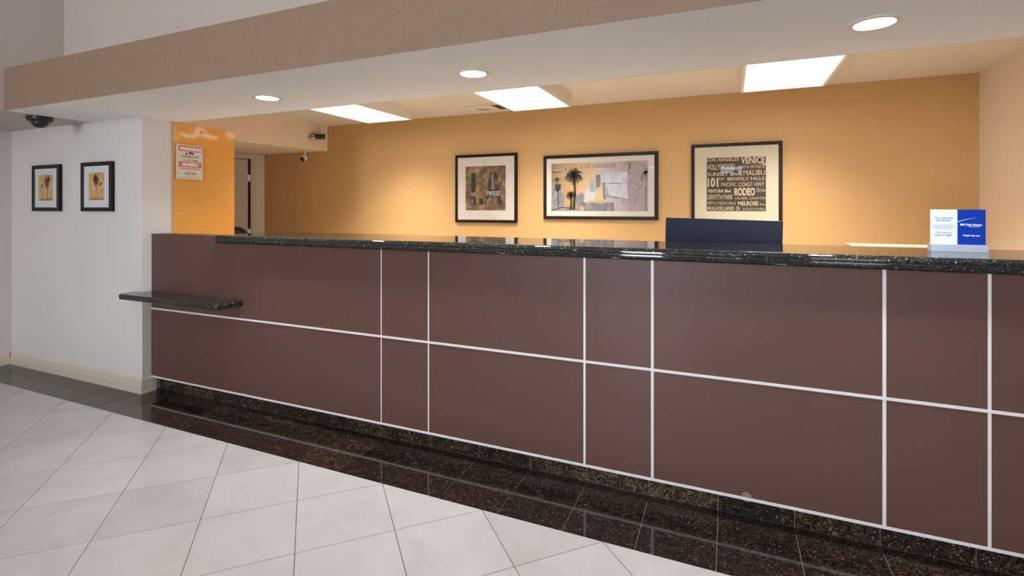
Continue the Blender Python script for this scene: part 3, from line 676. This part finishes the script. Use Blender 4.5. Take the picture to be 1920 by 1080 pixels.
# street name poster, print .539 x .536
t, p = picture(-.356, .470, 1.201, 2.026, YW, .03, .032, 'mat_cream', -.209, .328, 1.348, 1.885, 'poster_dark', 'square black framed picture of cream street names on dark brown', BIG)
def q3(x, y):   # pixel in 1163x1080 crop
    fx = (x - 127) / (1043 - 127); top_ = 143 + (112 - 143) * fx; return (-.2685 + .537 * fx, -.2685 + .537 * (963 - y) / (963 - top_))
F = Flat()
for s_, x0, x1, yt, yb, bd in (('LOS ANGELES', 132, 638, 140, 192, .02), ('VENICE', 665, 1030, 120, 228, .03), ('HOLLYWOOD', 138, 570, 235, 322, .015), ('SANTA MONICA', 622, 1030, 252, 300, .0),
        ('SUNSET Blvd', 138, 660, 362, 416, .01), ('MALIBU', 706, 1030, 325, 405, .0), ('101', 140, 312, 447, 590, .035), ('FWY', 325, 412, 445, 488, .0), ('BEVERLY HILLS', 458, 1022, 437, 485, .01),
        ('PACIFIC', 362, 600, 520, 578, .0), ('COAST HWY', 632, 1024, 515, 578, .0), ('VENTURA Blvd', 140, 508, 625, 676, .02), ('RODEO', 566, 880, 603, 722, .035), ('Drive', 905, 1034, 605, 665, .0),
        ('GRIFFITH PARK', 136, 542, 706, 782, .005), ('LAUREL CANYON', 582, 1032, 742, 780, -.004), ('SEPULVEDA Blvd', 138, 578, 815, 862, -.004), ('MELROSE', 622, 930, 810, 875, .025), ('Ave', 945, 1030, 838, 872, .01),
        ('MULHOLLAND', 140, 560, 888, 950, .02), ('Dr', 598, 662, 888, 950, .02), ('ECHO PARK', 698, 1032, 912, 948, .0)):
    xm = (x0 + x1) / 2; F.text(s_, q3(x0, 500)[0], q3(x1, 500)[0], q3(xm, yb)[1], q3(xm, yt)[1], bd)
F.build('lettering', 'poster_ink', p, .0004)

# two small palm pictures on the pier
for (x0, x1, a0, a1, lab, seed, cxp) in ((-5.466, -5.065, -5.378, -5.165, 'small dark framed palm picture on the white pier, nearer the room corner', 5, .03), (-4.750, -4.352, -4.655, -4.452, 'small dark framed palm picture on the white pier, nearer the reception counter', 8, -.015)):
    t, p = picture(x0, x1, 1.354, 1.741, 2.369, .030, .031, 'mat_white', a0, a1, 1.443, 1.658, 'palm_wash', lab, SMALL)
    F = Flat(); rn = random.Random(seed); s_ = 1 if cxp > 0 else -1
    def blob(x, z, r, n=22):
        pts = []
        for i in range(n):
            a_ = 2 * PI * i / n; rr_ = r * (1.15 if i % 2 else .72) * rn.uniform(.85, 1.15); pts.append((x + rr_ * math.cos(a_) * .85, z + rr_ * math.sin(a_)))
        for i in range(n): F.poly([(x, z), pts[i], pts[(i + 1) % n]])
    blob(cxp * .6, .046, .045, 26); blob(cxp * .6 + .03 * s_ * (1 if s_ > 0 else .3), .070, .024)
    F.strip([(cxp * .6, .05), (cxp * .6 + .004, -.03), (cxp * .6, -.1)], [.0012, .0014, .002]); F.strip([(cxp * .6 + .014, .04), (cxp * .6 + .016, -.1)], [.001, .0015])
    blob(-s_ * .052, .005 + .012, .016, 14); F.strip([(-s_ * .052, .01), (-s_ * .05, -.09)], [.001, .0012])
    for i in range(16):
        x = -.1 + .2 * i / 15; F.poly([(x, -.106), (x + .012, -.106), (x + .008, -.106 + rn.uniform(.004, .02)), (x + .002, -.106 + rn.uniform(.002, .012))])
    F.v = [(max(-.1, min(.1, x)), max(-.1065, min(.1065, z))) for x, z in F.v]
    F.build('printed_palms', 'smudge', p, .0005)

# ------------------------------------------------------------------ warning sign on the orange sheet (faces +x)
ws = empty('warning_sign', (-3.9925, 2.7145, 1.611), PI / 2, 'white and red WARNING AVISO surveillance sign on the orange sheet', 'sign')
MB().box(-.1085, .1085, 0, .004, 0, .276).build('board', 'sign_white', ws, bevel=.0008)
def qw(x, y):
    fx = (x - 65) / (480 - 65); tp = 418 + (458 - 418) * fx; bt_ = 955 + (972 - 955) * fx; return (-.1085 + .217 * fx, .276 * (bt_ - y) / (bt_ - tp))
bd = Flat()
for a_, b__, c_, d_ in ((-.092, .098, .2645, .2665), (-.092, .098, .0125, .0145), (-.092, -.0905, .0125, .2665), (.0965, .098, .0125, .2665), (-.092, .098, .2225, .2235), (-.092, .098, .1372, .1382), (-.092, .098, .0965, .0975)): bd.rect(a_, b__, c_, d_)
bd.build('printed_border', 'ink_black', ws, .0003)
Flat().rect(-.0905, .0965, .2235, .2645).rect(-.0905, .0965, .0975, .1372).build('red_bands', 'ink_red', ws, .0002)
F = Flat(); F.text('WARNING', -.083, .092, .2295, .258, .05); F.text('AVISO', -.066, .070, .1035, .131, .05); F.build('lettering', 'ink_white', ws, .0005)
F = Flat(); F.text('SURVEILLANCE', -.068, .076, .1745, .187, .03); F.text('AT ALL TIMES', -.060, .070, .1445, .157, .03); F.text('Camaras de Vigilancia', -.078, .088, .076, .090, .02); F.text('Audio Y Video', -.045, .057, .0405, .053, .03)
F.poly([(-.012, .207), (.030, .204), (.033, .216), (-.002, .221)]); F.poly([(-.004, .197), (.034, .199), (.034, .202), (-.002, .201)]); F.poly([(-.026 + .010 * math.cos(a * PI / 8), .205 + .007 * math.sin(a * PI / 8)) for a in range(16)])
F.build('lettering', 'ink_black', ws, .0004)
F = Flat(); F.text('AUDIO & VIDEO', -.068, .078, .190, .199, .01); F.text('ON DUTY', -.036, .048, .1605, .171, .01); F.text('Grabando', -.030, .042, .059, .070, .01); F.text('Todo el Tiempo', -.048, .064, .021, .034, .01); F.build('lettering', 'ink_pink', ws, .0004)

# ------------------------------------------------------------------ service promise sign on the countertop
sg = empty('countertop_sign', (.9, 2.75, zt), math.radians(-2), 'white and blue service promise card in a silver block stand on the granite countertop', 'sign')
MB().box(-.095, .095, -.028, .028, 0, .031).build('base', 'silver_base', sg, bevel=.0015)
cd = MB().box(-.0925, .0925, -.006, -.002, .030, .181).build('card', 'paper_white', sg)
Flat().rect(-.0005, .0925, .031, .181).build('blue_half', 'blue', cd, .0063)
F = Flat(); F.text('Our service', -.079, -.016, .140, .150, .006); F.text('promise', -.070, -.024, .127, .139, .006); F.text('We want to', -.073, -.021, .078, .0855, .004); F.text('make it right', -.079, -.018, .0635, .076, .004)
F.text('If something is not', -.076, -.018, .1115, .1165); F.text('meeting your expectations,', -.088, -.006, .1035, .1095); F.text('please let us know.', -.076, -.018, .0955, .1015); F.build('lettering', 'ink', cd, .0064)
F = Flat(); F.text('BW', .009, .026, .1125, .1205, .03); F.rect(.0285, .0292, .110, .1225); F.text('Best Western.', .032, .082, .1125, .1205, .025); F.text('Hotels & Resorts', .038, .074, .1065, .1105, .01); F.text('People who care', .019, .074, .065, .0745, .02); F.build('lettering', 'ink_white', cd, .0066)
F = Flat(); N = 16
aq = [(-.0003 + .068 * i / N, .1285 + .0165 * math.sin(PI / 2 * min(1, i / N * 1.05))) for i in range(N + 1)]
F.strip(aq, [.0018 * (1 - i / N) + .0001 for i in range(N + 1)]); F.build('arc_mark', plain('pale blue ink', (.25, .5, .9), .4), cd, .0066)

# ------------------------------------------------------------------ monitor seen from behind, on the staff worktop
mo = empty('monitor', (-.055, 3.32, .745), math.radians(-9), 'wide navy blue computer monitor seen from behind above the granite countertop', 'monitor')
hd = MB().box(-.330, .330, -.018, .018, .09, .568).build('housing', 'navy', mo, bevel=.004); hd.rotation_euler = (0, math.radians(1.2), 0)
hd.location = (0, 0, 0)
MB().box(-.15, .15, -.045, -.0185, .18, .42).build('rear_hump', 'navy', mo, bevel=.008)
MB().box(-.035, .035, -.062, -.0455, .012, .32).build('stand', 'black', mo, bevel=.004)
MB().cyl((0, -.03, 0), (0, -.03, .012), .13, .125, n=36).build('base', 'black', mo)
scn = MB().box(-.315, .315, .0182, .0190, .11, .555).build('screen', 'dome', mo)
# pale tray standing behind the granite
tr_ = empty('desk_organiser', (.79, 3.06, .745), math.radians(0), 'pale cream rimmed desk organiser behind the service promise card', 'organiser')
MB().box(-.2325, .2325, -.07, .07, .440, .4525).build('top_board', 'tray', tr_, bevel=.002)
for x in (-.225, .213): MB().box(x, x + .012, -.066, .066, 0, .440).build('side_panel', 'tray', tr_)
MB().box(-.213, .213, -.066, .066, .2, .21).build('shelf', 'tray', tr_)

# ------------------------------------------------------------------ office chair near the door
oc = empty('office_chair', (-5.42, 4.25, 0), math.radians(25), 'black office chair with a rounded hoop backrest by the door', 'chair')
def ell(a, b, cz, n, y=0): return [(a * math.cos(2 * PI * i / n), y, cz + b * math.sin(2 * PI * i / n)) for i in range(n + 1)]
bk = MB().tube(ell(.185, .25, .885, 40, 0), .022, 10).build('backrest', 'black', oc, smooth=True)
MB().prism([(x, z) for x, _, z in ell(.17, .235, 0, 32)[:-1]], -.004, .004).build('backrest_mesh', 'mesh_grey', bk).matrix_local = Matrix.Translation((0, 0, .885)) @ Matrix.Rotation(PI / 2, 4, 'X')
MB().tube([(0, .01, .68), (0, .06, .55), (0, .02, .44), (0, -.12, .42)], .02).build('back_support', 'black', oc, smooth=True)
MB().prism([(.24 * math.copysign(abs(math.cos(t * PI / 16)) ** .5, math.cos(t * PI / 16)), -.24 + .24 * math.copysign(abs(math.sin(t * PI / 16)) ** .5, math.sin(t * PI / 16))) for t in range(32)], .44, .51).build('seat', 'mesh_grey', oc, bevel=.015)
MB().cyl((0, -.22, .09), (0, -.22, .44), .025).build('gas_column', 'black', oc)
for i in range(5):
    a = i * 2 * PI / 5 + .3; e_ = (.3 * math.cos(a), -.22 + .3 * math.sin(a), .075)
    l_ = MB().tube([(0, -.22, .11), e_], .018, 8).build('leg', 'black', oc)
    MB().cyl((e_[0] - .02 * math.sin(a), e_[1] + .02 * math.cos(a), .03), (e_[0] + .02 * math.sin(a), e_[1] - .02 * math.cos(a), .03), .03, n=16).cyl((e_[0], e_[1], .03), (e_[0], e_[1], .07), .008, n=8).build('caster', 'black', l_)

# ------------------------------------------------------------------ ceiling lights
def ceiling_light(cx, label):
    t = empty('ceiling_light', (cx, 4.35, CEIL), label=label, cat='ceiling light', group='box lights under the office ceiling')
    hx, hy, hz = .322, .612, .117
    h_ = MB().box(-hx, -hx + .004, -hy, hy, -hz, 0).box(hx - .004, hx, -hy, hy, -hz, 0).box(-hx, hx, -hy, -hy + .004, -hz, 0).box(-hx, hx, hy - .004, hy, -hz, 0)
    h_.build('housing', 'fixture', t)
    f_ = MB()
    for x0, x1, y0_, y1_ in ((-hx, -hx + .022, -hy, hy), (hx - .022, hx, -hy, hy), (-hx + .022, hx - .022, -hy, -hy + .018), (-hx + .022, hx - .022, hy - .018, hy)): f_.box(x0, x1, y0_, y1_, -hz - .003, -hz)
    f_.build('frame', 'fixture', t, bevel=.0008)
    for x in (-hx + .006, hx - .011): MB().box(x, x + .005, -hy, hy, -hz - .0055, -hz - .003).build('frame_bead', 'fixture', t)
    MB().box(-hx + .022, hx - .022, -hy + .018, hy - .018, -hz + .004, -hz + .007).build('diffuser', 'diffuser', t)
    l = area('lamp', (0, 0, -hz - .001), (0, 0, 0), .56, 1.16, PANEL_W, (1, .92, .80)); l.data.spread = math.radians(108); l.parent = t
for cx, lb in ((-3.72, 'lit rectangular box light nearest the bullet camera end of the office ceiling'), (-1.795, 'lit rectangular box light beside the ceiling air vent'), (.418, 'lit rectangular box light above the street name picture')): ceiling_light(cx, lb)
def downlight(x, y, z, label, mat, grp):
    t = empty('downlight', (x, y, z), label=label, cat='downlight', group=grp)
    MB().lathe([(.063, -.002), (.066, -.005), (.086, -.004), (.0885, 0), (.063, 0), (.063, -.002)], 48).build('trim_ring', 'fixture', t, smooth='auto')
    MB().lathe([(0.0001, -.0035), (.062, -.0035), (.062, -.0005), (.0001, -.0005)], 40).build('lens', mat, t)
    l = area('lamp', (0, 0, -.006), (0, 0, 0), .11, .11, DOWN_W, (.95, .97, 1.0)); l.data.shape = 'DISK'; l.data.spread = math.radians(140); l.parent = t
DG = 'round downlights in the dropped soffit'
downlight(-2.612, 2.262, SOF, 'round recessed downlight in the soffit nearest the pier', 'lamp', DG)
downlight(-1.185, 2.262, SOF, 'round recessed downlight in the middle of the soffit over the counter', 'lamp', DG)
downlight(.489, 2.225, SOF, 'largest looking round recessed downlight, above the blue and white card end', 'lamp', DG)
for i, (x, y) in enumerate(((-3.2, -3.4), (-.6, -3.4))):  # square fill lights added out of view to brighten the lobby
    t = empty('lobby_fill', (x, y, 3.7), label=('added unseen lobby fill light nearer the room corner', 'added unseen lobby fill light before the curtained window')[i], cat='ceiling light', group='added lobby fill lights')
    MB().box(-.3, .3, -.3, .3, -.06, 0).build('housing', 'fixture', t); MB().box(-.27, .27, -.27, .27, -.064, -.06).build('diffuser', 'lobby_fill_glow', t)

# ceiling vent
vt = empty('ceiling_vent', (-2.5, 5.2, CEIL), label='flush ceiling air vent with one dark open slot beside the box light', cat='vent')
MB().box(-.26, .06, -.16, .14, -.008, 0).build('cover_plate', 'ceiling_paint', vt, bevel=.002)
MB().lathe([(.07, -.016), (.10, -.012), (.11, -.008)], 28, at=(-.09, -.01, 0)).build('diffuser_ring', 'ceiling_paint', vt, smooth=True)
MB().box(.065, .30, -.13, .13, -.004, -.001).build('slot_dark_plate', 'black', vt)  # flat black plate stands for the dark of the open slot
MB().box(.060, .066, -.14, .14, -.010, 0).box(.30, .306, -.14, .14, -.010, 0).box(.06, .306, -.14, -.134, -.010, 0).box(.06, .306, .134, .14, -.010, 0).build('rim', 'fixture', vt)

# dome camera under the soffit
dc = empty('dome_camera', (-4.735, 2.075, SOF), label='black dome security camera under the soffit by the pier', cat='security camera')
MB().lathe([(.0001, 0), (.078, 0), (.079, -.012), (.074, -.030), (.066, -.038), (.054, -.040), (.0001, -.040)], 40).build('housing', 'black', dc, smooth='auto')
MB().lathe([(.053 * math.cos(a * PI / 20) + .0001, -.038 - .044 * math.sin(a * PI / 20)) for a in range(11)], 36).build('dome', 'dome', dc, smooth=True)
MB().cyl((0, 0, -.036), (.0, -.02, -.045), .018, n=16).build('lens', 'metal', dc)

# bullet camera on the lowered soffit's face
n_ = Vector((.986, -.167, 0)); a_ = Vector((-.167, -.986, 0))
bx = -5.19 - .1697 * (5.5 - 5.24)
bc = empty('bullet_camera', (bx, 5.24, 2.325), math.atan2(n_.y, n_.x), 'small black bullet security camera on the side face of the lowered soffit', 'security camera')
MB().cyl((0, 0, 0), (.012, 0, 0), .048, .044, n=28).build('mount_plate', 'casing_paint', bc)
MB().cyl((.012, 0, .0), (.05, .03, .012), .014, n=14).build('arm', 'metal', bc)
MB().cyl((.045, .035, .026), (.125, .125, .030), .037, n=26).build('body', 'black', bc, smooth='auto')
MB().cyl((.125, .125, .030), (.131, .132, .030), .032, n=24).build('lens', 'dome', bc)
MB().tube([(.010, -.03, .012), (.035, -.045, .035), (.05, -.02, .062), (.055, .03, .060)], .005, 8).build('cable', 'black', bc, smooth=True)
# pendant camera under the lowered soffit
pc = empty('pendant_camera', (-5.505, 5.40, 2.18), math.radians(-50), 'white ball security camera hanging on a short pole under the lowered soffit', 'security camera')
MB().cyl((0, 0, 0), (0, 0, -.06), .012, n=16).lathe([(.0001, 0), (.026, 0), (.024, -.006), (.0001, -.008)], 24).build('pole', 'white_plastic', pc)
MB().lathe([(.046 * math.sin(a * PI / 16) + .0001, -.1 + .046 * math.cos(a * PI / 16)) for a in range(17)], 32, at=(.016, -.01, 0)).build('housing', 'white_plastic', pc, smooth=True)
MB().lathe([(.036 * math.sin(a * PI / 24) + .0001, .036 * math.cos(a * PI / 24)) for a in range(13)], 28).build('lens', 'dome', pc, smooth=True, loc=(.030, -.020, -.110)).rotation_euler = (math.radians(115), 0, math.radians(50))
